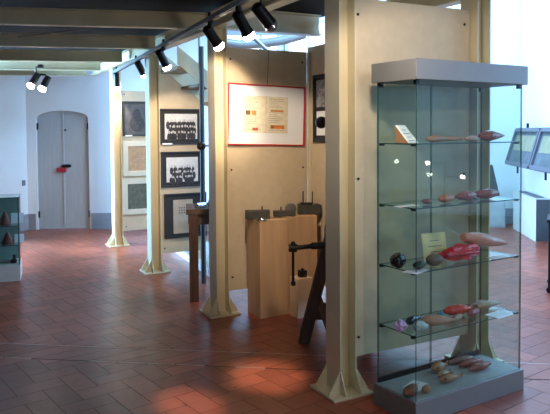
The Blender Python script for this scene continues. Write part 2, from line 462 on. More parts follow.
# three on the third board
grp = 'dark-framed pictures on the third board'
t, w, h = frame_on(159.3, 109, 203, 144, 2*BAY, 'framed_photograph', 'black-framed group photograph, topmost of its stack under the stairs', 'framed picture', BFRAME, .018, grp)
flat(w-.03, h-.03, -.006).build('mount', MATB, t); flat(w*.74, h*.72, -.0095, x=-.008, z=0).build('photograph', PHOTOL, t)
figures(t, -w*.36, w*.34, -h*.33, h*.33, 3, 11, -.0116, 3)
flat(.12, .018, -.0256, x=-w*.34, z=-h*.49).build('caption_strip', PAPER, t)
t, w, h = frame_on(160.5, 151.5, 203, 186.5, 2*BAY, 'framed_photograph', 'black-framed group photograph with people huddled together, in the middle of its stack', 'framed picture', BFRAME, .018, grp)
flat(w-.03, h-.03, -.006).build('mount', MATB, t); flat(w*.74, h*.70, -.0095, x=0, z=-.005).build('photograph', PHOTOL, t)
figures(t, -w*.31, w*.33, -h*.36, h*.22, 3, 9, -.0116, 5)
t, w, h = frame_on(164, 193, 206, 237, 2*BAY, 'framed_print', 'black-framed print with a pale sheet, lowest of its stack beside the dark table', 'framed picture', BFRAME, .018, grp)
flat(w-.03, h-.03, -.006).build('mount', MATB, t); flat(w*.46, h*.76, -.0095, x=-.03, z=-.012).build('sheet', mat('buff_sheet', (.42, .37, .29), .8, var=.1), t)
m = MB()
for i in range(9): m.box((-.075+.03*(i % 3), -.0122, .09-.03*(i//3)), (.012, .002, .014))
m.box((.045, -.0122, -.005), (.03, .002, .2)).box((.045, -.0122, .11), (.02, .002, .03)); m.build('drawing', PHOTOD, t)
# three on the farthest board
grp = 'framed pictures on the farthest board'
t, w, h = frame_on(122.3, 101.5, 151, 136, 3*BAY, 'framed_portrait', 'black-framed dark oval portrait, topmost on the farthest board', 'framed picture', BFRAME, .025, grp)
flat(w-.04, h-.04, -.006).build('mount', mat('dark_grey_photo', (.075, .075, .078), .7, var=.3, scale=12), t)
m = MB()
def disc(m, cx, cz, rx, rz, y, n=20): m._add([(cx+rx*math.cos(2*PI*k/n), y, cz+rz*math.sin(2*PI*k/n)) for k in range(n)], [tuple(range(n))])
disc(m, 0, -.07, .11, .12, -.0085); disc(m, 0, .06, .055, .08, -.0087); m.build('portrait', PHOTOD, t)
flat(.10, .02, -.0255, x=-w*.30, z=-h*.49).build('caption_strip', PAPER, t)
t, w, h = frame_on(122.6, 141, 151.5, 176, 3*BAY, 'framed_drawing', 'cream-mounted brown drawing, in the middle of the farthest board', 'framed picture', MATC, .075, grp)
flat(w-.13, h-.13, -.012).build('drawing', mat('brown_drawing', (.42, .27, .15), .8, var=.15, scale=20), t)
m = MB()
for k in range(4): m.box((0, -.0142, .05-.035*k), (.16-.02*k, .001, .004))
m.build('lines', INK, t)
t, w, h = frame_on(122.3, 178.5, 151.5, 214, 3*BAY, 'framed_drawing', 'cream-mounted dark green picture, lowest on the farthest board', 'framed picture', MATC, .075, grp)
flat(w-.13, h-.13, -.012).build('picture', mat('dark_green_picture', (.10, .105, .075), .8, var=.3, scale=20), t)

# the red-framed document
t, w, h = frame_on(226.8, 85, 304, 145.5, BAY, 'framed_document', 'white-mounted document in a thin red frame, hung on the tan board', 'framed picture', RED, .012, None)
t.rotation_euler = (0, math.radians(1.6), GA)
flat(w-.02, h-.02, -.008).build('mount', PAPER, t)
dx, dz = -.012, .005; dw, dh = w*.575, h*.605
flat(dw, dh, -.0112, x=dx, z=dz).build('document', DOC, t)
flat(.004, dh, -.0130, .001, x=dx, z=dz).build('page_fold', mat('fold', (.48, .44, .33), .8), t)
m = MB(); rnd = random.Random(4)
for pg in (-1, 1):
    for k in range(17):
        zz = dz + dh*.43 - k*dh*.053; ww = dw*.36*rnd.uniform(.45, 1)
        if (pg < 0 and k in (6, 7, 8, 14, 15)) or (pg > 0 and k in (5, 6, 13, 14)): continue
        m.box((dx+pg*dw*.25 - (dw*.36-ww)/2, -.0130, zz), (ww, .001, .0028))
m.build('handwriting', INK, t)
for nm, c, xx, zz, ww, hh in (('brown', (.16, .07, .03), -.40, .04, .10, .12), ('orange', (.62, .22, .05), -.27, .04, .10, .12), ('rust', (.40, .10, .05), -.24, -.40, .12, .08),
                  ('ochre', (.55, .20, .04), .25, .11, .30, .05), ('orange', (.62, .22, .05), .26, -.33, .32, .10), ('brown', (.16, .07, .03), .15, -.33, .06, .09)):
    flat(dw*ww, dh*hh, -.0134, .001, x=dx+dw*xx, z=dz+dh*zz).build('colour_swatch', mat('ink_'+nm, c, .7, var=.25, scale=60), t)
P, N = plane_b(BAY)
MB().tube([(0, -.008, h/2), (0.01, -.004, h/2+.36)], .0025, 6).build('hanging_cord', INK, t)

# picture on the board that is set square
P5 = G(.915-.016, 0); N5 = V
def p5(px, py): return on_p(px, py, P5, N5)
q0, q1 = p5(314.8, 108), p5(331.5, 108)
zt, zb_ = p5(315, 75.5).z, p5(315, 142).z
c = (q0+q1)/2; c.z = (zt+zb_)/2; w = (q1-q0).length; h = zt-zb_
t = thing('framed_pair', 'dark-framed pair of prints behind the iron ball, on the edge-on board', 'framed picture', c, GA-PI/2)
m = MB(); fw = .03; d = .024
m.box((-(w-fw)/2, -d/2, 0), (fw, d, h)).box(((w-fw)/2, -d/2, 0), (fw, d, h)).box((0, -d/2, (h-fw)/2), (w-2*fw, d, fw)).box((0, -d/2, -(h-fw)/2), (w-2*fw, d, fw))
m.build('frame', MATB, t, bevel=.002); flat(w-.04, h-.04, -.006).build('mount', MATB, t)
flat(w*.66, h*.40, -.0095, z=h*.22).build('upper_print', mat('sketch_grey', (.30, .30, .30), .7, var=.7, scale=35), t)
flat(w*.66, h*.36, -.0095, z=-h*.22).build('lower_print', PAPER, t)

# ------------------------------------------------------------------ STAIRCASE behind the second bay
def bpl(b): return (G(0, b), U)
BN = 3.22
n0 = on_p(169, 57, *bpl(BN)); n1 = on_p(204, 86, *bpl(BN))
a0 = (n0-O).dot(V); a1 = (n1-O).dot(V); slope = (n1.z-n0.z)/(a1-a0)
def edge_gap(b):
    f = on_p(183, 97, *bpl(b)); return f.z - (n0.z + slope*((f-O).dot(V)-a0))
b_far = 3.78
st = thing('staircase', 'steel staircase with cream stringers and tan treads, rising left above the group photographs', 'staircase', G(0, 0), GA)
aS, aE = max(a0-.1, .075), 1.9
def zs(a): return n0.z + slope*(a-a0)
zfl = max(.02, zs(aE))
for b in (BN, b_far):
    MB().prism([(aS, b-.006, zs(aS)), (aE, b-.006, zs(aE)), (aE, b-.006, zs(aE)+.19), (aS, b-.006, zs(aS)+.19)], (0, .014, 0)).build('stringer', STEEL, st)
nst = 14
for k in range(nst):
    a = aS + .12 + k*.235; z = zs(a)+.05
    if a > aE-.1: break
    MB().box((a, (BN+b_far)/2, z), (.25, b_far-BN-.02, .035)).build('tread', GWOOD if k % 2 else mat('tan_tread', (.36, .28, .18), .6), st, bevel=.003)
for b in (BN,):
    MB().tube([(aS, b, zs(aS)+1.0), (aE, b, zs(aE)+1.0)], .022).build('handrail', GALV, st, True)
    for a in (aS+.25, .55, 1.3): MB().tube([(a, b, zs(a)+.15), (a, b, zs(a)+1.0)], .015).build('baluster', GALV, st, True)
b2 = 3.06; xp = on_p(202.3, 150, *bpl(b2)); ap = (xp-O).dot(V)
o = MB().tube([(0, 0, 0), (0, 0, 2.5)], .026, 16).build('steel_pipe', mat('blue_grey_pipe', (.075, .085, .095), .5), smooth=True, loc=G(ap, b2)); tag(o, 'upright blue-grey steel pipe just left of the second column, behind the dark table', 'pipe')
# things seen over the document board
q0, q1 = at(222, 33, 8.3), at(318, 33, 8.9)
o = MB().beam(q0-(q0+q1)/2, q1-(q0+q1)/2, .12, .05).build('hanging_rail', GALV, loc=(q0+q1)/2); tag(o, 'thin pale rail across the bright gap above the document board', 'rail')  # a cable tray, modelled as a bare bar without hangers
q0, q1, q2 = at(214, 41, 7.6), at(262, 43.5, 7.9), at(304, 34.5, 8.1)
mid = q1
o = MB().tube([q0-mid, (q0+q1)/2-mid+Vector((0, 0, -.03)), q1-mid, (q1+q2)/2-mid+Vector((0, 0, -.02)), q2-mid], .055, 14).build('air_duct', mat('duct_grey', (.36, .37, .36), .4, metal=.4), smooth=True, loc=mid)
tag(o, 'round grey duct bending upward behind the top of the document board', 'duct')

# ------------------------------------------------------------------ TRACK AND SPOTLIGHTS
def wf(px, py, h): return on_h(px, py, h)
TH = 2.45
k0, k1 = on_h(113, 73, TH), on_h(240, 2.5, TH)
kd = (k1-k0).normalized(); kend = k1 + kd*3.2
trk = thing('light_track', 'long grey ceiling track carrying the row of black spotlights', 'light track')
mid = (k0+kend)/2; trk.location = mid
MB().beam(k0-mid, kend-mid, .045, .036).build('rail', mat('track_grey', (.16, .16, .155), .5), trk, bevel=.003)
MB().beam(k0-mid+Vector((0, 0, -.019)), kend-mid+Vector((0, 0, -.019)), .014, .004).build('contact_groove', BLACK, trk)
for s in (.3, 1.7, 3.1, 4.6, 6.2):
    p = k0 + kd*s - mid; MB().tube([p+Vector((0, 0, .018)), p+Vector((0, 0, .055))], .012, 8).build('hanger', BLACK, trk)
BULB = emit('lamp_glow', (1, .93, .84), 34)
def spotlight(label, mount, body0, bulb, lit=True, power=45, blend=.5, size=62, col=(1, .80, .58), group='black spotlights on the ceiling track', tgt=None):
    mount, body0, bulb = Vector(mount), Vector(body0), Vector(bulb)
    t = thing('spotlight', label, 'spotlight', mount, 0, group)
    d = (bulb-body0).normalized(); L = (bulb-body0).length
    b0 = body0-mount; b1 = bulb-mount
    MB().tube([(0, 0, 0), (0, 0, -.03)], .022, 12).tube([(0, 0, -.03), b0+d*L*.25], .009, 8).build('bracket', BLACK, t, True)
    e = b1 - d*.028
    MB().tube([b0-d*.012, b0, b0+d*.004, e-d*.03, e, e], [.02, .036, .04, .040, .045, .02], 18).build('canister', BLACK, t, True)
    MB().tube([e-d*.02, e, b1-d*.006, b1+d*.012], [.028, .036, .044, .034], 18).build('bulb', BULB if lit else CHROME, t, True)
    if power:
        ld = bpy.data.lights.new('spot_lamp', 'SPOT'); ld.energy = power; ld.color = col; ld.spot_size = math.radians(size); ld.spot_blend = blend; ld.shadow_soft_size = .04
        lo = bpy.data.objects.new('spot_lamp', ld); COL.objects.link(lo); lo.location = bulb + d*.03
        dd = (Vector(tgt)-lo.location) if tgt is not None else d
        lo.rotation_euler = dd.to_track_quat('-Z', 'Y').to_euler()
def trackpt(px):
    # the point of the track seen at image column px
    best = min((k0 + kd*(s*.01) for s in range(-5, 900)), key=lambda p: abs(275 + FPX*p.x/max(p.y, .1) - px) if p.y > .3 else 1e9)
    return best - Vector((0, 0, .02))
specs = [(117, 116.3, 73, 117, 88, True, 'lit black spotlight at the far end of the track, beside the farthest column', (122, 150), 3*BAY),
         (139.5, 137.3, 62, 144.7, 76, True, 'lit black spotlight second from the far end of the track', (140, 160), 3*BAY),
         (165, 158.5, 51, 167.5, 68, True, 'lit black spotlight hanging in front of the stairs', (180, 150), 2*BAY),
         (212, 206.5, 28, 219.5, 47, True, 'lit black spotlight in front of the top of the second column', (195, 190), 2*BAY),
         (240, 236.5, 13, 249.5, 37, True, 'lit black spotlight hanging over the document board', (278, 185), BAY),
         (262, 256, 6, 272.5, 27, False, 'unlit black spotlight nearest the viewer on the track', (262, 115), BAY)]
for mx, bx, by, ex, ey, lit, lab, tg, tb in specs:
    mp_ = trackpt(mx); Y = mp_.y
    P, N = plane_b(tb)
    spotlight(lab, mp_, at(bx, by, Y-.01), at(ex, ey, Y+.08), lit, (84 if tb == BAY else 75) if lit else 0, tgt=on_p(tg[0], tg[1], P, N))
# more lamps, assumed, on the same track, above the viewer's head, out of the picture
for s, tg, sz, pw in ((6.9, G(.6, 0, 1.6), 75, 42), (8.2, G(.4, 0, 1.1), 75, 42), (7.3, on_h(268, 377, 0), 12, 420), (7.8, on_h(190, 404, 0), 9, 400)):
    mp_ = k0 + kd*s - Vector((0, 0, .02)); d = (tg-mp_).normalized()
    spotlight('black spotlight on the track above the viewer', mp_, mp_+Vector((0, 0, -.07)), mp_+Vector((0, 0, -.07))+d*.14, True, pw, tgt=tg, size=sz, blend=.9 if sz < 20 else .5, col=(1, .86, .70))
# twin spotlight hanging on the left
J4 = 8.4
mp_ = at(40.5, 58.5, J4); mp_.z = 2.5
t = thing('spotlight_pair', 'pair of lit black spotlights on one bracket, hanging in front of the white wall', 'spotlight', mp_)
rel = lambda px, py, dy=0: at(px, py, J4+dy) - mp_
MB().box((0, 0, -.02), (.06, .05, .04)).build('mounting_box', BLACK, t)
MB().tube([(0, 0, -.03), rel(36, 67), rel(36, 73)], .012, 8).tube([rel(34.5, 74), rel(46, 75)], .012, 8).build('bracket', BLACK, t, True)
for (bx, by, ex, ey) in ((38, 74, 30.5, 86), (48.5, 77, 42, 89)):
    b0, b1 = rel(bx, by), rel(ex, ey, -.05); d = (b1-b0).normalized()
    MB().tube([b0-d*.01, b0, b1-d*.03, b1-d*.03], [.02, .042, .046, .02], 18).build('canister', BLACK, t, True)
    MB().tube([b1-d*.04, b1-d*.03, b1+d*.012, b1+d*.03], [.03, .042, .052, .03], 18).build('bulb', BULB, t, True)
    ld = bpy.data.lights.new('spot_lamp', 'SPOT'); ld.energy = 110; ld.color = (1, .85, .7); ld.spot_size = 1.2; ld.spot_blend = .6; ld.shadow_soft_size = .05
    lo = bpy.data.objects.new('spot_lamp', ld); COL.objects.link(lo); lo.location = mp_+b1+d*.04; lo.rotation_euler = d.to_track_quat('-Z', 'Y').to_euler()

# ------------------------------------------------------------------ PEDESTALS AND WHAT STANDS ON THEM
f0 = on_h(260.5, 319, 0)
PB = (f0-O).dot(U); PA = (f0-O).dot(V)
pt = on_p(260.5, 221, f0, U).z
gp = 'plywood pedestals under the document'
def pedestal(label, a, b, w, d, h, m):
    t = thing('pedestal', label, 'pedestal', G(a+w/2, b+d/2), GA, gp)
    MB().box((0, 0, h/2), (w, d, h)).build('box', m, t, bevel=.003)
    return t
pedestal('tall plywood pedestal at left with a flat dark block and silver disc on it', PA, PB, .275, .26, pt, PLYL)
pedestal('tall plywood pedestal at right under the block with two upright rods', PA+.278, PB+.01, .30, .25, pt+.01, PLYL)
lb0 = on_h(297.5, 319, 0); la = (lb0-O).dot(V); lb = (lb0-O).dot(U)
lh = on_p(300, 279, G(0, lb), U).z
pedestal('low pale plywood box on the floor beside the tall pedestals', la, lb, .15, .135, lh, mat('bare_pine', (.66, .47, .30), .6, var=.08, scale=5))
def on_block(label, px0, px1, b, zt_py, zb, d, m, name='wooden_block'):
    P, N = G(0, b), U
    p0, p1 = on_p(px0, 215, P, N), on_p(px1, 215, P, N); w = (p1-p0).length; h = on_p((px0+px1)/2, zt_py, P, N).z - zb
    c = (p0+p1)/2 + U*(d*.25); c.z = zb; w = (px1-px0)/FPX*c.y
    t = thing(name, label, 'block', c, .08, 'old dark blocks on the pedestals')
    MB().box((0, 0, h/2), (w, d, h)).build('block', m, t, bevel=.005)
    return t, w, h
BLK = mat('grey_black_block', (.045, .042, .033), .6, var=.35, scale=14, bump=.2)
t, w, h = on_block('flat dark block on the left pedestal, behind the silver disc', 246.5, 271, PB+.12, 210.5, pt, .10, BLK)
MB().tube([(.04, 0, h), (.04, 0, h+.035)], .006, 8).build('pin', IRON, t)
t, w, h = on_block('dark block in the middle of the pedestals, with a round dial behind it', 274.5, 296.5, PB+.10, 211, pt+.011, .10, BLK)
MB().tube([(-.03, 0, h), (-.03, 0, h+.035)], .006, 8).build('pin', IRON, t)
t, w, h = on_block('tall dark block on the right pedestal with two upright rods', 299.5, 322, PB+.10, 204.5, pt+.011, .12, BLK)
for x, z in ((-.055, .12), (.03, .115)): MB().tube([(x, 0, h), (x, 0, h+z)], .0055, 8).build('rod', BLACK, t)
MB().box((-.03, 0, h+.008), (.10, .1, .016)).build('top_plate', IRON, t)
p = on_p(261.5, 219, G(0, PB+.035), U); p.z = pt
t = thing('metal_disc', 'shiny round metal disc lying at the front of the left pedestal', 'disc', p, GA)
MB().tube([(0, 0, 0), (0, 0, .008), (0, 0, .018), (0, 0, .02)], [.040, .050, .047, .02], 24).build('rim', CHROME, t, True)
MB().tube([(0, 0, .02), (0, 0, .026)], [.028, .016], 20).build('hub', IRON, t, True)
p = on_p(291, 209, G(0, PB+.20), U); zc = p.z; p.z = pt+.011
t = thing('dial_gauge', 'round grey dial standing behind the middle dark block', 'dial', p, GA)
MB().tube([(0, .02, zc-pt-.011), (0, -.015, zc-pt-.011), (0, -.018, zc-pt-.011)], [.05, .05, .044], 24).build('dial', mat('dial_grey', (.13, .13, .12), .5), t, True)
MB().box((0, 0, (zc-pt-.05)/2), (.03, .04, zc-pt-.03)).build('stand', IRON, t)
p = G(la+.085, lb+.06, lh)
t = thing('iron_weight', 'small dark iron block on the low pale box', 'block', p, GA)
MB().box((0, 0, .03), (.065, .06, .06)).build('body', IRON, t, bevel=.006); MB().tube([(0, 0, .06), (0, 0, .075)], .012, 10).build('stud', IRON, t)

# ------------------------------------------------------------------ TRESTLE, VISE AND SCREW PRESS in the nook
foot = on_h(303, 343, 0); TZ = .86; TRA = math.radians(-5)
TX = Vector((math.cos(TRA), math.sin(TRA), 0)); TY = Vector((-TX.y, TX.x, 0)); TC = foot + TX*.25
tr = thing('trestle_bench', 'dark splay-legged wooden trestle half hidden behind the nearest column', 'trestle', TC, TRA)
BL = .20
for b in (0, BL):
    for s in (-1, 1):
        MB().beam((s*.245, b, .0), (s*.04, b, TZ-.06), .085, .07, up=(0, 1, 0)).build('leg', DWOOD, tr, bevel=.004)
    MB().beam((-.18, b, .22), (.18, b, .22), .04, .07).build('cross_rail', DWOOD, tr, bevel=.003)
MB().box((0, BL/2, TZ-.045), (.17, BL+.2, .09)).build('top_beam', DWOOD, tr, bevel=.006)
MB().beam((-.15, 0, .40), (-.02, -.03, .02), .05, .045, up=(0, 1, 0)).build('brace', GWOOD, tr, bevel=.003)
MB().beam((0, 0, .22), (0, BL, .22), .06, .05).build('stretcher', DWOOD, tr)
# vise screw with T-handle
P, N = TC - TY*.14, TY
s0, s1 = on_p(293, 248, P, N), on_p(332, 244, P, N)
t = thing('bench_vise', 'dark iron vise screw with a hanging bar handle, clamped to the trestle', 'vise', TC, TRA)
inv = (Matrix.Translation(TC) @ Matrix.Rotation(TRA, 4, 'Z')).inverted()
l0, l1 = inv @ s0, inv @ s1
MB().tube([l0, l1], .017, 12).tube([l0+(l1-l0)*.45, l0+(l1-l0)*.50, l0+(l1-l0)*.95], [.018, .026, .026], 12).build('screw', IRON, t, True)
MB().tube([l0-Vector((.03, 0, 0)), l0+Vector((.03, 0, 0))], .03, 14).build('screw_head', IRON, t, True)
MB().tube([l0+Vector((0, 0, .03)), l0-Vector((0, 0, .255))], .010, 10).ball(l0-Vector((0, 0, .262)), .02, 2).ball(l0+Vector((0, 0, .032)), .018, 2).build('bar_handle', IRON, t, True)
MB().box((l1.x+.05, l1.y+.02, l1.z), (.10, .10, .13)).box((l1.x+.05, -.04, l1.z), (.08, .10, .09)).build('jaw', IRON, t, bevel=.006)
def screw_press(label, base, z0, ball, yoff):
    # base: foot of the press on its bench, ball: place of the near weight
    t = thing('screw_press', label, 'press', base, 0, None)
    b = Vector(ball)-Vector(base); o = Vector((-b.x, -b.y, b.z)); hz = b.z
    MB().box((0, 0, .03), (.13, .16, .06)).build('base', IRON, t, bevel=.006)
    MB().prism([(-.025, .03, .06), (-.025, .075, .06), (-.025, .075, hz-.10), (-.025, -.03, hz-.10), (-.025, -.03, hz-.18), (-.025, .03, hz-.22)], (.05, 0, 0)).build('frame', IRON, t, bevel=.004)
    MB().tube([(0, 0, hz-.30), (0, 0, hz+.01)], .014, 12).build('screw', CHROME, t, True)
    MB().tube([b, (0, 0, hz), o], .009, 10).build('arm', IRON, t, True)
    for q in (b, o): MB().ball(q, .044, 3).build('weight_ball', IRON, t, True)
    return t
pb = TC + TX*.01 + TY*.12 + Vector((0, 0, TZ))
ball = at(321.3, 122.5, pb.y-.30)
screw_press('iron screw press on the trestle, its round ball showing left of the nearest column', pb, TZ, ball, 0)

# dark table behind the second column
tf = on_h(194.5, 301, 0); xa = (tf-O).dot(V); xb = (tf-O).dot(U)
P, N = G(0, xb), U
tz = on_p(190, 209, P, N).z
t = thing('wooden_table', 'dark wooden table with square legs, standing behind the second column', 'table', G(xa, xb), math.radians(8))
MB().box((.33, .20, tz-.025), (.80, .50, .05)).build('tabletop', DWOOD, t, bevel=.004)
RW = mat('red_brown_wood', (.10, .045, .028), .6, var=.3, scale=7, stretch=(6, 6, .7))
for x in (0, .66):
    for y in (0, .40): MB().box((x, y, (tz-.05)/2), (.085, .085, tz-.05)).build('leg', RW, t, bevel=.004)
for y in (0, .40): MB().box((.33, y, tz-.10), (.58, .03, .10)).build('apron', DWOOD, t)
pb2 = G(xa, xb, tz) + Matrix.Rotation(math.radians(8), 3, 'Z') @ Vector((.22, .22, 0))
ball2 = at(201.3, 146, pb2.y-.20)
screw_press('iron screw press on the dark table, its ball showing left of the second column', pb2, tz, ball2, 0)
p = G(xa, xb, tz) + Vector((.03, -.02, 0))
t = thing('tool_head', 'small grey metal tool lying on the end of the dark table', 'tool', p, GA)
MB().tube([(0, 0, .03), (.10, .04, .03)], [.03, .026], 14).build('head', CHROME, t, True); MB().tube([(.10, .04, .03), (.2, .08, .05)], .012, 10).build('handle', DWOOD, t, True)

# ------------------------------------------------------------------ GLASS SHOWCASES
def pane(mbargs, name, parent):
    pass
def glass_box(name, c, d, parent, thin):           # a sheet of glass: clear faces, green edges
    m = MB(); m.box(c, d)
    for f in m.bm.faces: f.normal_update()
    m.bm.faces.ensure_lookup_table()
    for f in m.bm.faces:
        n = f.normal; f.material_index = 0 if abs((n.x, n.y, n.z)[thin]) > .9 else 1
    return m.build(name, [GLASS, GEDGE], parent)
F = on_h(415.8, 426.5, 0)
va = math.atan2(.533, .846)
vt = thing('glass_vitrine', 'tall glass vitrine with a grey top and base, in front at right', 'display case', F, va)
VW, VD, BH = .915, .345, .125
VH = on_p(415.7, 58, F, Vector((0, 1, 0))).z; HB = on_p(415.7, 79, F, Vector((0, 1, 0))).z
MB().box((VW/2, VD/2, BH/2), (VW, VD, BH)).build('plinth', ALU, vt, bevel=.003)
MB().box((VW/2, VD/2, BH+.0015), (VW-.03, VD-.03, .003)).build('liner', LINER, vt)
MB().box((VW/2, VD-.016, BH+.018), (VW-.04, .012, .03)).build('back_rail', BLACK, vt)
MB().box((VW/2, VD/2, (VH+HB)/2), (VW+.016, VD+.016, VH-HB)).build('canopy', ALU, vt, bevel=.003)
gz, gh = (BH+HB)/2, HB-BH
i_ = .017
xm = .455
for nm, c, d, th in (('glass_pane', (VW/2, i_, gz), (VW-2*i_, .006, gh), 1), ('sliding_pane', (i_+(xm-i_)/2, VD-i_, gz), (xm-i_, .006, gh), 1), ('sliding_pane', ((xm-.02+VW-i_)/2, VD-i_-.009, gz), (VW-i_-xm+.02, .006, gh), 1),
                     ('glass_pane', (i_+.004, VD/2, gz), (.006, VD-2*i_-.008, gh), 0), ('glass_pane', (VW-i_-.004, VD/2, gz), (.006, VD-2*i_-.008, gh), 0)):
    glass_box(nm, c, d, vt, th)
SH = [on_p(413.8, y, F, Vector((0, 1, 0))).z for y in (143.8, 209.3, 274.3, 339)]
for hz in SH:
    glass_box('glass_shelf', (VW/2, VD/2, hz-.003), (VW-.045, VD-.05, .006), vt, 2)
    for x in (.026, VW-.026):
        for y in (.045, VD-.045): MB().box((x, y, hz-.009), (.024, .020, .012)).build('shelf_clip', BLACK, vt)
for x in (.03, VW-.03):
    for y in (.03, VD-.03): MB().box((x, y, HB-.012), (.022, .022, .024)).build('corner_clip', BLACK, vt)

# exhibits
VI = (Matrix.Translation(F) @ Matrix.Rotation(va, 4, 'Z'))
VINV = VI.inverted()
def shelf_pt(px, py, hz):
    p = VINV @ (on_h(px, py, hz) if hz < 1 else on_p(px, py, VI @ Vector((0, .125, 0)), (VI.to_3x3() @ Vector((0, 1, 0)))))
    p.x = min(max(p.x, .05), VW-.05); p.y = min(max(p.y, .05), VD-.06)
    q = VI @ p; q.z = hz; return q
def clay(name, c, var=.2, rough=.4, spots=None):
    return mat(name, c, rough, var=var, scale=22, bump=.5, bscale=45, coat=.05, spec=.4)
def vp(px, y, hz):          # a point on a shelf at depth y behind the front glass
    p = VINV @ on_p(px, 250, VI @ Vector((0, y, 0)), VI.to_3x3() @ Vector((0, 1, 0))); q = VI @ p; q.z = hz; return q
def vl(x, y, hz): return VI @ Vector((x, y, hz))
MPX = 3.72/FPX
gm = 'model fruits and roots in the vitrine'
def spindle(name, label, cat, p, L, prof, m, rot=0, bend=0, flatz=1.0, tilt=0, grp=gm, lumps=0, ribs=0, n=20):
    L *= 1.22; rmax = max(prof)
    rnd = random.Random(label)
    N_ = 22; path = []; rad = []
    for k in range(N_+1):
        s = k/N_; q = s*(len(prof)-1); i = min(int(q), len(prof)-2); r = prof[i]+(prof[i+1]-prof[i])*(q-i)
        r *= 1 + lumps*rnd.uniform(-1, 1) + ribs*math.sin(s*40)
        path.append(Vector(((s-.5)*L, bend*L*(math.sin(s*PI)-.5), 0))); rad.append(max(r, .0008))
    m_ = MB(); m_.tube(path, rad, n)
    for v in m_.bm.verts: v.co.z *= flatz
    z0 = min(v.co.z for v in m_.bm.verts)
    R = Matrix.Rotation(tilt, 3, 'Y')
    for v in m_.bm.verts: v.co = R @ v.co
    z0 = min(v.co.z for v in m_.bm.verts)
    for v in m_.bm.verts: v.co.z -= z0
    o = m_.build(name, m, smooth=True, loc=p + Vector((0, 0, .001))); o.rotation_euler = (0, 0, va+rot)
    return tag(o, label, cat, grp)
def lump(name, label, cat, p, r, sc, m, rot=0, amp=.18, seed=1, freq=3, grp=gm):
    r *= 1.12; rnd = random.Random(seed); ph = [rnd.uniform(0, 6) for _ in range(6)]
    def fn(u, q):
        k = 1 + amp*(math.sin(freq*u.x+ph[0])*math.sin(freq*u.y+ph[1]) + .6*math.sin(freq*1.9*u.z+ph[2]+u.x*2)*math.cos(freq*1.7*u.y+ph[3]))
        return q*k
    m_ = MB(); m_.ball((0, 0, 0), r, 3, sc, fn); z0 = min(v.co.z for v in m_.bm.verts)
    for v in m_.bm.verts: v.co.z -= z0
    o = m_.build(name, m, smooth=True, loc=p + Vector((0, 0, .001))); o.rotation_euler = (0, 0, va+rot)
    return tag(o, label, cat, grp)
def card(label, p, w, d, m, rot=0, tilt=0, lines=3, name='label_card', rx=0, stand=False):
    t = thing(name, label, 'card', p + Vector((0, 0, .0015)), va+rot, 'paper cards in the vitrine')
    R = Matrix.Rotation(tilt, 3, 'X'); hh = d/2*math.sin(tilt)
    off = Vector((0, 0, max(0, hh)))
    MB().box(off + R @ Vector((0, 0, .0008)), (w, d, .0015), R).build('card', m, t)
    mm = MB()
    for k in range(lines): mm.box(off + R @ Vector((rx, d*(.22-.20*k), .0018)), (w*(.6 if k % 2 else .42), .004, .0006), R)
    mm.build('writing', INK, t)
    if stand:
        MB().prism([off+R @ Vector((-w/2, -d/2, -.001)), off+R @ Vector((-w/2, d/2, -.001)), (-w/2, d/2*math.cos(tilt), .001)], (w, 0, 0)).build('wedge', mat('brown_card', (.34, .19, .09), .8), t)
    return t
TAN = clay('tan_clay', (.36, .18, .085)); ORG = clay('orange_clay', (.42, .17, .07)); BRN = clay('brown_clay', (.20, .075, .04)); RBR = clay('red_brown_clay', (.26, .06, .035), rough=.25)
PNK = clay('pink_clay', (.58, .24, .17), rough=.2, var=.08); CRM = clay('crimson_clay', (.56, .010, .014), rough=.32); ORR = clay('orange_red_glaze', (.62, .05, .02), rough=.18)
BLK2 = clay('black_glaze', (.012, .011, .012), rough=.15); DGR = clay('dark_green_clay', (.04, .05, .04)); VIO = clay('violet_clay', (.55, .38, .66), var=.05); PBL = clay('pale_blue_clay', (.48, .62, .68), var=.05)
FSH = clay('flesh_clay', (.55, .32, .22), var=.1); SND = clay('sand_clay', (.42, .27, .16)); BLU = clay('blue_clay', (.03, .16, .26))
# first shelf
h1, h2, h3, h4, h5 = SH[0]+.001, SH[1]+.001, SH[2]+.001, SH[3]+.001, BH+.004
card('white written card leaning on a brown wedge on the top glass shelf', shelf_pt(399, 142.6, h1), .085, .135, PAPER, .12, math.radians(46), 4, stand=True)
spindle('clay_club', 'long tan club-shaped model with a knob end on the top glass shelf', 'model', shelf_pt(444, 141.3, h1), .24, [.006, .021, .019, .013, .014, .012, .010], TAN, 0, .02)
spindle('clay_root', 'short pinkish-tan root model in the middle of the top shelf row', 'model', vp(471, .20, h1), .12, [.006, .014, .018, .018, .015, .008], FSH, .15)
spindle('clay_tuber', 'red-brown pointed tuber model at right on the top glass shelf', 'model', shelf_pt(492, 139.8, h1), .17, [.012, .030, .033, .026, .016, .003], RBR, -.1, lumps=.06)
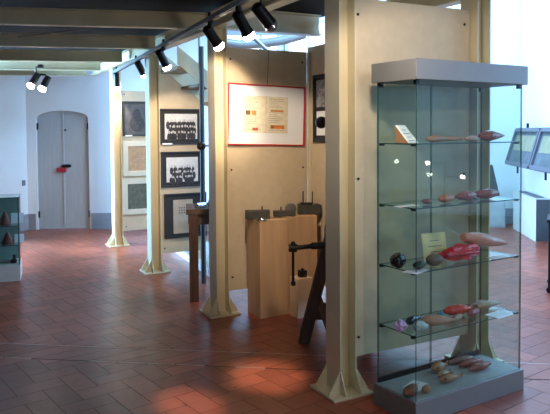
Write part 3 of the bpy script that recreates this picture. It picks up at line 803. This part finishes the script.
# second shelf
card('blank white card lying flat at left on the second glass shelf', shelf_pt(395, 206, h2), .16, .06, PAPER, .1, 0, 0)
lump('clay_nut', 'small brown nut-shaped model alone on the second glass shelf', 'model', shelf_pt(427, 206, h2), .024, (1.2, .8, .6), BRN, 0, .1, 3)
spindle('clay_root', 'orange-tan root model at the left end of the second shelf row', 'model', shelf_pt(446.5, 204.5, h2), .11, [.010, .025, .024, .020, .008], ORG, .1)
spindle('clay_root', 'glossy red-brown root model in the middle of the second shelf row', 'model', shelf_pt(466, 203, h2), .15, [.008, .020, .027, .028, .024, .010], RBR, .05, lumps=.08)
spindle('clay_root', 'glossy red-brown root model at the right end of the second shelf row', 'model', shelf_pt(487, 201.5, h2), .15, [.012, .028, .030, .026, .012], RBR, -.1, lumps=.08)
spindle('clay_root', 'dark thin root model lying behind the second shelf row', 'model', vp(474, .23, h2), .17, [.006, .016, .02, .016, .006], BRN, .2, lumps=.08)
# third shelf
t = lump('shell_model', 'glossy black round shell model at the left end of the third glass shelf', 'model', vp(398, .155, h3), .042, (1, .8, .9), BLK2, 0, .12, 5, 4)
lump('clay_lump', 'dark green lump behind the front glass edge of the third shelf', 'model', vp(419.5, .075, h3), .040, (1.15, .7, .5), DGR, .3, .12, 6)
lump('clay_mound', 'brown domed mound leaning before the yellow card', 'model', vp(434.5, .085, h3), .050, (1.1, .7, .62), mat('umber_clay', (.15, .10, .06), .5, var=.5, scale=12), .1, .08, 7)
card('white card lying flat at the front corner of the third glass shelf', shelf_pt(417, 271.5, h3), .15, .09, PAPER, .3, 0, 0)
card('yellow written card standing upright on the third glass shelf', vp(434.5, .20, h3), .175, .165, YPAPER, -.12, math.radians(80), 3)
lump('clay_cluster', 'crumpled crimson cluster on the third glass shelf', 'model', vp(462, .105, h3), .094, (1.6, .50, .38), CRM, .05, .30, 8, 6)
spindle('clay_gourd', 'large pink spindle-shaped model lying on the crimson cluster', 'model', vp(485, .135, h3)+Vector((0, 0, .050)), .30, [.026, .038, .043, .041, .034, .024, .010], PNK, -.08, 0, 1, math.radians(10))
card('pale card under the tip of the pink spindle on the third shelf', shelf_pt(503, 258.5, h3), .13, .06, PAPER, .0, 0, 0)
# fourth shelf
lump('clay_lump', 'lilac lump at the left end of the lowest glass shelf', 'model', vp(400.5, .13, h4), .034, (.95, .8, .85), VIO, .2, .22, 9, 4)
spindle('clay_pod', 'glossy black pod behind the lilac lump', 'model', vp(413, .20, h4), .125, [.006, .02, .024, .022, .016, .006], BLK2, .25, .05)
lump('clay_bud', 'small pale blue bud right of the lilac lump', 'model', vp(420.5, .075, h4), .032, (1.1, .7, .7), PBL, -.4, .25, 10, 4)
spindle('clay_cone', 'flesh-pink cone with its point to the right on the lowest glass shelf', 'model', vp(438.5, .095, h4), .165, [.010, .028, .034, .033, .028, .020, .011, .003], FSH, -.55, .0)
lump('clay_bead', 'small blue bead behind the flesh-pink cone', 'model', vp(440, .20, h4), .026, (1.2, .8, .6), BLU, 0, .1, 11)
spindle('clay_root', 'tan blunt root behind the point of the flesh-pink cone', 'model', vp(457, .10, h4), .12, [.008, .018, .02, .017, .007], TAN, .35)
spindle('clay_cob', 'ribbed orange-red glazed cob on the lowest glass shelf', 'model', vp(458, .175, h4)+Vector((0, 0, .004)), .155, [.012, .028, .031, .030, .024, .012], ORR, -.25, ribs=.06)
spindle('clay_pod', 'dark red pod right of the orange-red cob', 'model', vp(474, .12, h4), .125, [.005, .018, .022, .019, .006], clay('dark_red_glaze', (.30, .03, .03), rough=.2), .25)
spindle('clay_root', 'sand-coloured root farthest back on the lowest glass shelf', 'model', vp(478, .235, h4), .14, [.008, .016, .021, .019, .008], TAN, .12)
spindle('clay_root', 'sand-coloured pointed root at the right end of the lowest glass shelf', 'model', vp(490, .18, h4), .18, [.010, .022, .025, .019, .011, .003], SND, -.05)
card('pale card at the right end of the lowest glass shelf', shelf_pt(503, 316, h4), .15, .10, PAPER, .1, 0, 0)
# bottom of the case
card('white triangular-looking card on the floor of the vitrine', shelf_pt(416, 386, h5), .14, .10, PAPER, .35, 0, 2)
lump('clay_lump', 'rough brown lump at the front left of the vitrine floor', 'model', shelf_pt(411, 395.5, h5), .045, (1.2, .7, .55), clay('rust_clay', (.25, .10, .06)), .3, .18, 12)
lump('clay_nut', 'small tan pebble beside the rough brown lump', 'model', shelf_pt(426.5, 393, h5), .028, (1.1, .7, .75), TAN, .2, .1, 13)
def fish(label, p, L, hgt, m, rot):
    t = thing('clay_fish', label, 'model', p + Vector((0, 0, .001)), va+rot, 'clay fish on the vitrine floor')
    prof = [.25, .75, 1, .95, .72, .42, .22]; path = []; rad = []
    for k in range(19):
        s = k/18; q = s*6; i = min(int(q), 5); path.append(((s-.5)*L, 0, hgt*.62)); rad.append(hgt*.62*(prof[i]+(prof[i+1]-prof[i])*(q-i)))
    b = MB(); b.tube(path, rad, 16); b.build('body', m, t, True)
    MB().prism([(L*.46, -.006, hgt*.55), (L*.68, -.006, hgt*1.0), (L*.62, -.006, hgt*.6), (L*.68, -.006, hgt*.18), (L*.46, -.006, hgt*.7)], (0, .012, 0)).build('tail_fin', m, t, bevel=.002)
    MB().prism([(-L*.12, -.004, hgt*1.1), (L*.12, -.004, hgt*1.38), (L*.22, -.004, hgt*1.0)], (0, .008, 0)).build('back_fin', m, t)
    MB().ball((-L*.33, -hgt*.5, hgt*.78), .006, 2).build('eye', BLK2, t, True)
    return t
fish('tan clay fish farthest back of three on the vitrine floor', vl(.44, .25, h5), .135, .052, TAN, .15)
fish('small tan clay fish in the middle of three on the vitrine floor', vl(.40, .175, h5), .10, .034, SND, .1)
fish('tan clay fish nearest the glass of three on the vitrine floor', vl(.37, .10, h5), .15, .044, TAN, -.1)
gs = 'red-brown clay roots at the right of the vitrine floor'
spindle('clay_root', 'brown clay root farthest back at the right of the vitrine floor', 'model', vl(.665, .275, h5), .17, [.008, .018, .022, .02, .008], BRN, -.1, grp=gs)
spindle('clay_root', 'red-brown clay root in the middle at the right of the vitrine floor', 'model', vl(.675, .205, h5), .16, [.008, .02, .024, .021, .008], RBR, -.05, grp=gs, lumps=.07)
spindle('clay_root', 'red-brown clay root nearest the glass at the right of the vitrine floor', 'model', vl(.665, .130, h5), .16, [.008, .021, .025, .022, .010], RBR, 0, grp=gs, lumps=.07)

# low showcase at the left edge
lc = on_h(20.6, 281, 0)
t = thing('low_showcase', 'low glass showcase on a white plinth, cut by the left edge of the photo', 'display case', lc, math.radians(19))
SW, SD = 1.1, .42
q = Vector((0, 1, 0))
sb = on_p(19, 264.5, lc, q).z; stp = on_p(19, 197.5, lc, q).z
MB().box((-SW/2, SD/2, sb/2), (SW, SD, sb)).build('plinth', WHITE, t, bevel=.004)
gz, gh = (sb+stp)/2, stp-sb
for nm, c, d, th in (('glass_pane', (-SW/2, .008, gz), (SW-.016, .006, gh), 1), ('glass_pane', (-.008, SD/2, gz), (.006, SD-.03, gh), 0), ('glass_pane', (-SW+.008, SD/2, gz), (.006, SD-.03, gh), 0), ('glass_lid', (-SW/2, SD/2, stp), (SW, SD, .008), 2)):
    glass_box(nm, c, d, t, th)
MB().box((-SW/2, SD-.01, gz), (SW-.01, .012, gh)).build('back_panel', mat('green_grey_back', (.22, .32, .31), .7), t)
MB().beam((-.008, .008, sb), (-.008, .008, stp), .014, .014).build('corner_post', mat('blue_grey_metal', (.08, .13, .17), .4, metal=.4), t)
s_h = [on_p(19, 226, lc, q).z, on_p(19, 245.5, lc, q).z]
for z in s_h: glass_box('glass_shelf', (-SW/2, SD/2, z), (SW-.03, SD-.04, .006), t, 2)
def lcp(px, py, z): p = on_h(px, py, z); p.y = lc.y + .12; p.x = (px-275)/FPX*p.y; p.z = z; return p
def lcard(label, px, z, w, d, dy=.16):
    p = lcp(px, 0, z); p = Vector((p.x, lc.y+dy+.05, z+.004))
    tt = thing('label_card', label, 'card', p, .33, 'cards in the low showcase'); R = Matrix.Rotation(math.radians(50), 3, 'X')
    MB().box(R @ Vector((0, 0, 0)) + Vector((0, 0, d/2*.77)), (w, d, .002), R).build('card', PAPER, tt)
def on_h2(px, z, dy=.12): Y = lc.y+dy; return Vector(((px-275)/FPX*Y, Y, z))
lcard('pale tilted card on the upper shelf of the low showcase', 12.5, s_h[0], .13, .14)
lcard('pale tilted card on the lower shelf of the low showcase', 14, s_h[1], .10, .11)
RED2 = clay('dull_red_clay', (.20, .05, .045))
def cone(label, p, r, h):
    o = MB().tube([(0, 0, 0), (0, 0, .01), (0, 0, h*.6), (0, 0, h)], [r, r, r*.6, r*.15], 16).build('clay_cone', RED2, smooth=True, loc=p); tag(o, label, 'model', 'dull red cones in the low showcase')
cone('dull red cone model on the upper shelf of the low showcase', on_h2(3.5, s_h[0]+.004), .055, .14)
cone('dull red cone model on the lower shelf of the low showcase', on_h2(5.5, s_h[1]+.004), .06, .13)
o = MB().tube([(0, 0, 0), (0, 0, .03), (0, 0, .05), (0, 0, .09)], [.03, .035, .018, .02], 14).build('small_jar', BLK2, smooth=True, loc=on_h2(11.5, sb+.001, .09)); tag(o, 'small dark jar on the white plinth inside the low showcase', 'jar')
o = lump('stone_sample', 'flat grey stone sample beside the small dark jar in the low showcase', 'model', on_h2(4, sb, .11), .06, (1.4, .8, .35), mat('grey_stone', (.22, .25, .26), .8), 0, .12, 21, grp=None)

# long low showcase beyond the third board
wb0 = on_h(173, 250.5, 0); wb1 = on_h(207, 276, 0)
dd = (wb1-wb0); L = dd.length; an = math.atan2(dd.y, dd.x)
t = thing('floor_showcase', 'long white-plinthed glass showcase seen through the gap under the picture board', 'display case', wb0, an)
ph = .085
MB().box((L/2, .25, ph/2), (L+.1, .5, ph)).build('plinth', WHITE, t, bevel=.004)
glass_box('glass_pane', (L/2, .02, ph+.25), (L+.06, .006, .5), t, 1); glass_box('glass_pane', (L/2, .48, ph+.25), (L+.06, .006, .5), t, 1)
glass_box('glass_lid', (L/2, .25, ph+.5), (L+.06, .48, .006), t, 2)

# ------------------------------------------------------------------ RIGHT-HAND SIDE
r0 = on_h(513, 228.5, 0); r1 = on_h(535.5, 242, 0)
dd = r1-r0; L = dd.length; an = math.atan2(dd.y, dd.x)
rh = on_p(535, 199, r1, q).z
t = thing('radiator_cover', 'white box radiator cover with a dark grille on top, along the bright right wall', 'radiator cover', r0, an)
MB().box((L/2, .10, rh/2), (L, .20, rh)).build('casing', WHITE, t, bevel=.004)
m = MB(); m.box((L/2, .10, rh+.004), (L*.75, .11, .006)); m.build('grille', mat('grey_grille', (.10, .12, .14), .5), t)
MB().box((L+.004, .10, rh/2), (.006, .19, rh-.02)).build('end_panel', mat('dark_grey_panel', (.085, .095, .11), .6), t)
# slanted wall case
def sl(px, py, Y): return at(px, py, Y)
Ya, Yb = 10.45, 8.75
A = sl(517.3, 130.5, Ya); B = sl(507.3, 162.5, Ya-.1)
ax = (r1-r0).normalized(); Lc = 1.32; out = (B-A)
def case(label, s0):
    base = A + ax*s0
    t = thing('slanted_case', label, 'display case', base, 0, 'slanted wall cases')
    nrm = ax.cross(out).normalized(); nrm = nrm if nrm.x < 0 else -nrm
    E = ax*Lc
    MB().prism([Vector(), E, E+out, out], -nrm*.05).build('tray', mat('case_back', (.10, .115, .125), .8, var=.25, scale=5), t)
    m = MB(); w = .06
    for p, r in ((Vector(), E), (out, out+E), (Vector(), out), (E, E+out)): m.beam(p, r, w, .07, up=nrm)
    m.build('frame', mat('case_frame', (.10, .10, .125), .5), t)
    MB().prism([out*.15+ax*.12+nrm*.002, out*.15+ax*(Lc-.12)+nrm*.002, out*.60+ax*(Lc-.12)+nrm*.002, out*.60+ax*.12+nrm*.002], nrm*.003).build('sheet', mat('aged_sheet', (.25, .24, .15), .8, var=.2, scale=6), t)
    MB().tube([ax*.62+Vector((0, 0, -.02)), ax*.62+Vector((0, 0, .11))], .02, 8).build('bracket', BLACK, t)
    MB().tube([ax*.62+out*.95, ax*.62+out*.95+Vector((0, 0, -.16))], .016, 8).build('stay', BLACK, t)
case('slanted wall case at right with a pale sheet inside, its far end in full view', 0)
case('slanted wall case cut by the right edge of the photo', Lc+.10)
# grey box and dark board against the end wall
g0 = on_h(491, 226, 0); g0.y = 10.45; x0 = (489-275)/FPX*10.45; x1 = (506.5-275)/FPX*10.45
gh_ = at(498, 196.5, 10.45).z
t = thing('grey_cabinet', 'small pale grey cabinet against the end wall, seen through the vitrine', 'cabinet', ((x0+x1)/2, 10.62, 0), 0)
MB().box((0, 0, gh_/2), (x1-x0, .30, gh_)).build('body', mat('pale_grey_paint', (.46, .50, .54), .6), t, bevel=.004)
MB().box((0, -.152, gh_/2), (x1-x0-.04, .006, gh_-.06)).build('door', mat('pale_grey_door', (.50, .54, .58), .6), t)
zt = at(494, 165, 10.5).z - gh_
o = MB().prism([(-.13, 0, 0), (.10, 0, 0), (-.02, 0, zt), (-.13, 0, zt)], (0, .04, 0)).build('dark_panel', mat('dark_green_panel', (.05, .065, .06), .5), loc=((494.5-275)/FPX*10.5, 10.52, gh_+.001)); tag(o, 'dark slanting panel standing on the pale grey cabinet', 'panel')
# rolling stand at the right edge
sp = on_h(549.5, 293, 0)
t = thing('rolling_stand', 'black stand on casters at the right edge of the photo', 'stand', (sp.x, sp.y, 0), -.42)
for y in (0, .4):
    for x in (0, .5):
        MB().tube([(x, y-.012, .03), (x, y+.012, .03)], .03, 14).build('caster', BLACK, t, True)
        MB().tube([(x, y, .05), (x, y, .70)], .016, 10).build('upright', BLACK, t, True)
MB().box((.25, .2, .71), (.56, .46, .03)).build('shelf', BLACK, t, bevel=.004); MB().box((.25, .2, .12), (.5, .4, .02)).build('shelf', BLACK, t)
# socket on the left wall, cable
p = on_p(23.3, 183, C1+LN*.001, LN)
o = MB().box((0, 0, 0), (.018, .07, .09)).build('wall_switch', mat('grey_switch', (.16, .19, .22), .5), bevel=.003, loc=p+LN*.008); o.rotation_euler = (0, 0, math.atan2(LN.y, LN.x)); tag(o, 'small dark switch on the white wall left of the grey door', 'switch')
q0, q1, q2 = at(18, 36.5, 6.05), at(60, 31, 5.85), at(100, 26.2, 5.75)
o = MB().tube([q0-q1, Vector((0, 0, -.01)), q2-q1], .006, 6).build('cable', mat('cable_grey', (.3, .29, .26), .6), loc=q1); tag(o, 'thin cable strung between two joists at upper left', 'cable')

# two-headed lamp standing to the right, outside the picture; its bulbs show as reflections in the vitrine
t = thing('lamp_stand', 'black stand with two small bright bulbs, reflected in the vitrine glass', 'lamp', (6.22, 2.55, 0))
MB().tube([(0, 0, 0), (0, 0, .02)], .16, 20).build('base', BLACK, t, True); MB().tube([(0, 0, .02), (0, 0, 1.2)], .014, 10).build('pole', BLACK, t, True)
for dy, z in ((-.23, 1.155), (.24, .975)):
    MB().tube([(0, 0, z), (0, dy, z)], .008, 8).build('arm', BLACK, t, True); MB().ball((0, dy, z), .033, 2).build('bulb', BULB, t, True)

# ------------------------------------------------------------------ LIGHT
wd = bpy.data.worlds.new('world'); SC.world = wd; wd.use_nodes = True
bg = wd.node_tree.nodes['Background']; bg.inputs[0].default_value = (.34, .60, 1, 1); bg.inputs[1].default_value = .85
def area(name, loc, tgt, sx, sy, e, col):
    l = bpy.data.lights.new(name, 'AREA'); l.shape = 'RECTANGLE'; l.size = sx; l.size_y = sy; l.energy = e; l.color = col
    o = bpy.data.objects.new(name, l); COL.objects.link(o); o.location = loc
    o.rotation_euler = (Vector(tgt)-Vector(loc)).to_track_quat('-Z', 'Y').to_euler(); return o
SKY = (.36, .64, 1)
area('window_light_left', (-6.0, 8.7, 1.7), (-1.5, 9.9, 1.2), 1.8, 2.4, 600, (.30, .62, 1)).data.spread = math.radians(80)  # area lamp for an assumed window; only a gap in the walls is built
area('window_light_right', (6.6, 5.6, 2.4), (2.2, 8.8, 1.0), 3.0, 3.0, 350, (.30, .60, 1))  # area lamp for an assumed window off to the right; none is built
area('window_light_front', (5.2, -1.6, 2.2), (.6, 5, 1.2), 2.4, 2.0, 95, (.62, .80, 1))  # added fill for the column webs, behind viewer at right; no window there
area('window_light_behind', (-3.6, -1.7, 2.0), (-2.5, 6, 1.6), 2.2, 2.0, 30, (.5, .74, 1))  # added fill for the joists and left side; no window stands there
area('skylight', (2.6, 8.2, 5.0), (2.4, 8.6, 0), 3.0, 3.0, 500, SKY)  # added area lamp above the open top; no roof window is built

SC.view_settings.view_transform = 'Standard'; SC.view_settings.look = 'None'; SC.view_settings.gamma = 1.0
SC.view_settings.use_curve_mapping = False; SC.view_settings.exposure = 0.15
SC.cycles.use_denoising = True
SC.cycles.max_bounces = 10; SC.cycles.transparent_max_bounces = 24; SC.cycles.caustics_reflective = False; SC.cycles.caustics_refractive = False
SC.cycles.sample_clamp_indirect = 6
